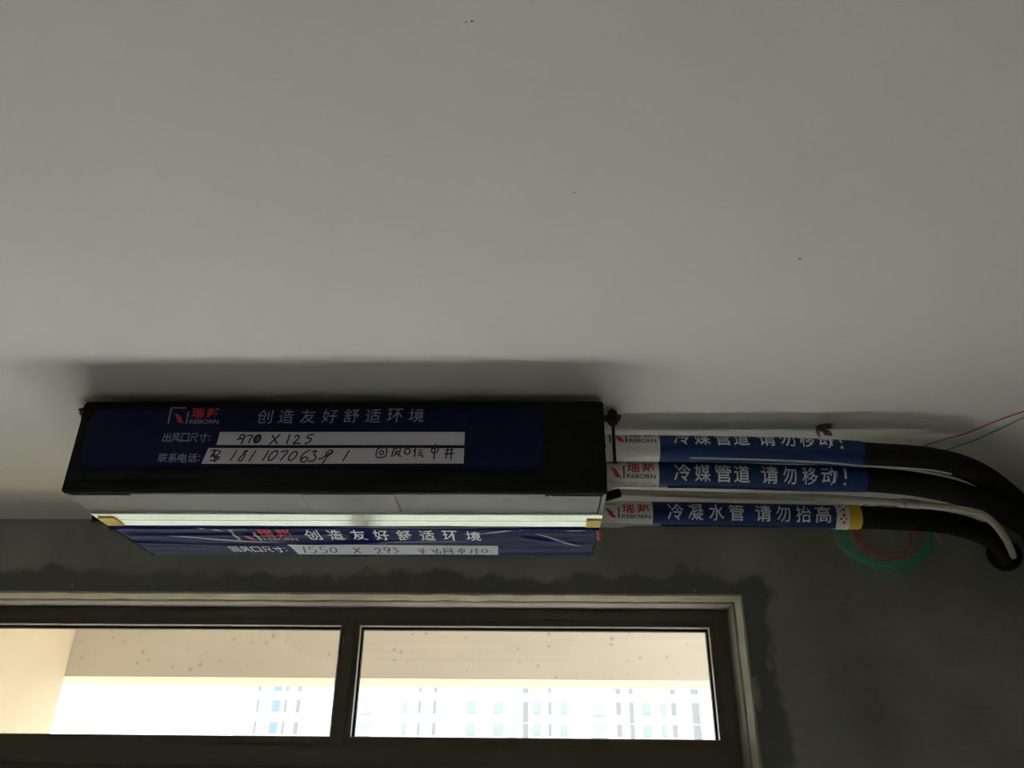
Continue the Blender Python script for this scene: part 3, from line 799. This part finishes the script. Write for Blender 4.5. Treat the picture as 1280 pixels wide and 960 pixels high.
# metal strap hanger over the upper pipe
t = empty('strap_hanger', (.672, 1.69, CEIL), 'perforated metal strap hanger bolted to the ceiling above the wrapped pipes', 'bracket')
def strap(pts, wdir, wd, hole_every=2, thick=.0016):
    """perforated steel strap along pts: every other cell carries a round hole"""
    bm = new(); P = [Vector(p) for p in pts]; W = Vector(wdir).normalized() * wd / 2
    for i in range(len(P) - 1):
        a, b, c_, d = P[i] - W, P[i] + W, P[i + 1] + W, P[i + 1] - W
        if i % hole_every == 0:
            o = (a + b + c_ + d) / 4; inner = []; outer = []
            corners = [a, (a + b) / 2, b, (b + c_) / 2, c_, (c_ + d) / 2, d, (d + a) / 2]
            for q in corners:
                outer.append(bm.verts.new(q))
            ax = ((b - a).normalized(), (d - a).normalized())
            rr = min((b - a).length, (d - a).length) * .30
            for q in corners:
                v = q - o; vx, vy = v.dot(ax[0]), v.dot(ax[1]); l = math.hypot(vx, vy)
                inner.append(bm.verts.new(o + (ax[0] * vx + ax[1] * vy) * rr / l))
            for k in range(8): bm.faces.new((outer[k], outer[(k + 1) % 8], inner[(k + 1) % 8], inner[k]))
        else:
            bm.faces.new([bm.verts.new(q) for q in (a, b, c_, d)])
    bmesh.ops.remove_doubles(bm, verts=bm.verts, dist=1e-5)
    bmesh.ops.solidify(bm, geom=bm.faces[:], thickness=thick)
    return bm
sp = [(.672, 1.692, CEIL - .002), (.652, 1.690, CEIL - .003), (.637, 1.687, CEIL - .009), (.633, 1.685, CEIL - .017), (.636, 1.684, CEIL - .023), (.639, 1.684, CEIL - .028)]
obj('strap', strap(sp, (.35, 1, 0), .028, 1), M['zinc'], t)
sp2 = [(.654, 1.687, CEIL - .014), (.656, 1.684, CEIL - .019), (.658, 1.684, CEIL - .024), (.659, 1.685, CEIL - .028)]
obj('strap', strap(sp2, (1, .2, 0), .019, 1), M['zinc'], t)
bm = new(); tube(bm, [Vector((.650, 1.689, CEIL + .002)), Vector((.650, 1.687, CEIL - .012))], .0045, 10); hex_nut(bm, .650, 1.687, CEIL - .013, .009, .008)
obj('anchor_bolt', bm, M['zinc'], t)

# ------------------------------------------------------------------ wires
def wire(name, pts, r, m, label, cat='wire', group=None, n=8):
    bm = new(); tube(bm, catmull(pts, n), r, 8)
    return tag(obj(name, bm, m), label, cat, group)


cz = CEIL - .003
wire('control_wire', [(.905, 1.79, E_ + .712), (.917, 1.835, E_ + .745), (.920, 1.815, cz), (.942, 1.775, cz), (.985, 1.732, cz), (1.016, 1.672, cz), (1.055, 1.612, cz), (1.10, 1.54, cz)], .0014, M['red'],
     'red wire run across the ceiling at the right from behind the pipes', 'wire', 'wires on the ceiling')
wire('control_wire', [(.935, 1.82, E_ + .712), (.950, 1.875, E_ + .742), (.962, 1.862, cz), (.996, 1.812, cz), (1.030, 1.757, cz), (1.056, 1.690, cz), (1.074, 1.642, cz), (1.12, 1.56, cz)], .0014, M['green'],
     'green wire run across the ceiling at the right beside the red one', 'wire', 'wires on the ceiling')
wire('pale_cable', [(.34, 1.648, E_ + .672), (.42, 1.648, E_ + .670), (.51, 1.648, E_ + .667), (.60, 1.648, E_ + .663), (.646, 1.648, E_ + .660), (.700, 1.652, E_ + .656), (.745, 1.656, E_ + .655), (.80, 1.662, E_ + .654), (.86, 1.672, E_ + .653), (.91, 1.690, E_ + .652)], .0022, M['cable'],
     'thin pale cable lying between the two wrapped refrigerant pipes', 'cable')
wire('cable_end', [(.975, 1.945, E_ + .625), (.992, 1.985, E_ + .617), (1.001, 1.993, E_ + .603), (1.007, 1.995, E_ + .588)], .0013, M['cable'], 'short pale loose wire end sticking out below the black drain insulation', 'wire')


def coil(name, m, loops, label, yc):
    pts = []
    for (cx, cz_, rx, rz, dy, a0, a1) in loops:
        n = max(6, int((a1 - a0) / .35))
        for k in range(n):
            a = a0 + (a1 - a0) * k / n
            pts.append((cx + rx * math.cos(a), yc + dy + .006 * math.sin(a * .5), E_ + cz_ + rz * math.sin(a)))
    bm = new(); tube(bm, catmull(pts, 3), .0015, 6)
    return tag(obj(name, bm, m), label, 'wire coil')


P2 = 2 * math.pi
lg = []
for k in range(9):
    lg.append((.850 + .012 * math.sin(k * 2.3), .590 + .008 * math.cos(k * 1.7) - .004 * (k % 3), .080 + .038 * ((k * 5) % 9) / 9, .050 + .044 * ((k * 4) % 9) / 9, .006 * (k % 5), 0, P2))
coil('green_wire_coil', M['green'], lg, 'loose coil of green wire hanging behind the black drain pipe', 1.925)
lr_ = []
for k in range(4):
    lr_.append((.845 + .012 * math.sin(k * 1.3),   .592 - .003 * k, .060 + .018 * ((k * 3) % 4) / 4, .040 + .034 * ((k * 2) % 4) / 4, .005 * (k % 3), .4, P2 + .4))
coil('red_wire_coil', M['red'], lr_, 'smaller coil of red wire hanging inside the green coil', 1.919)
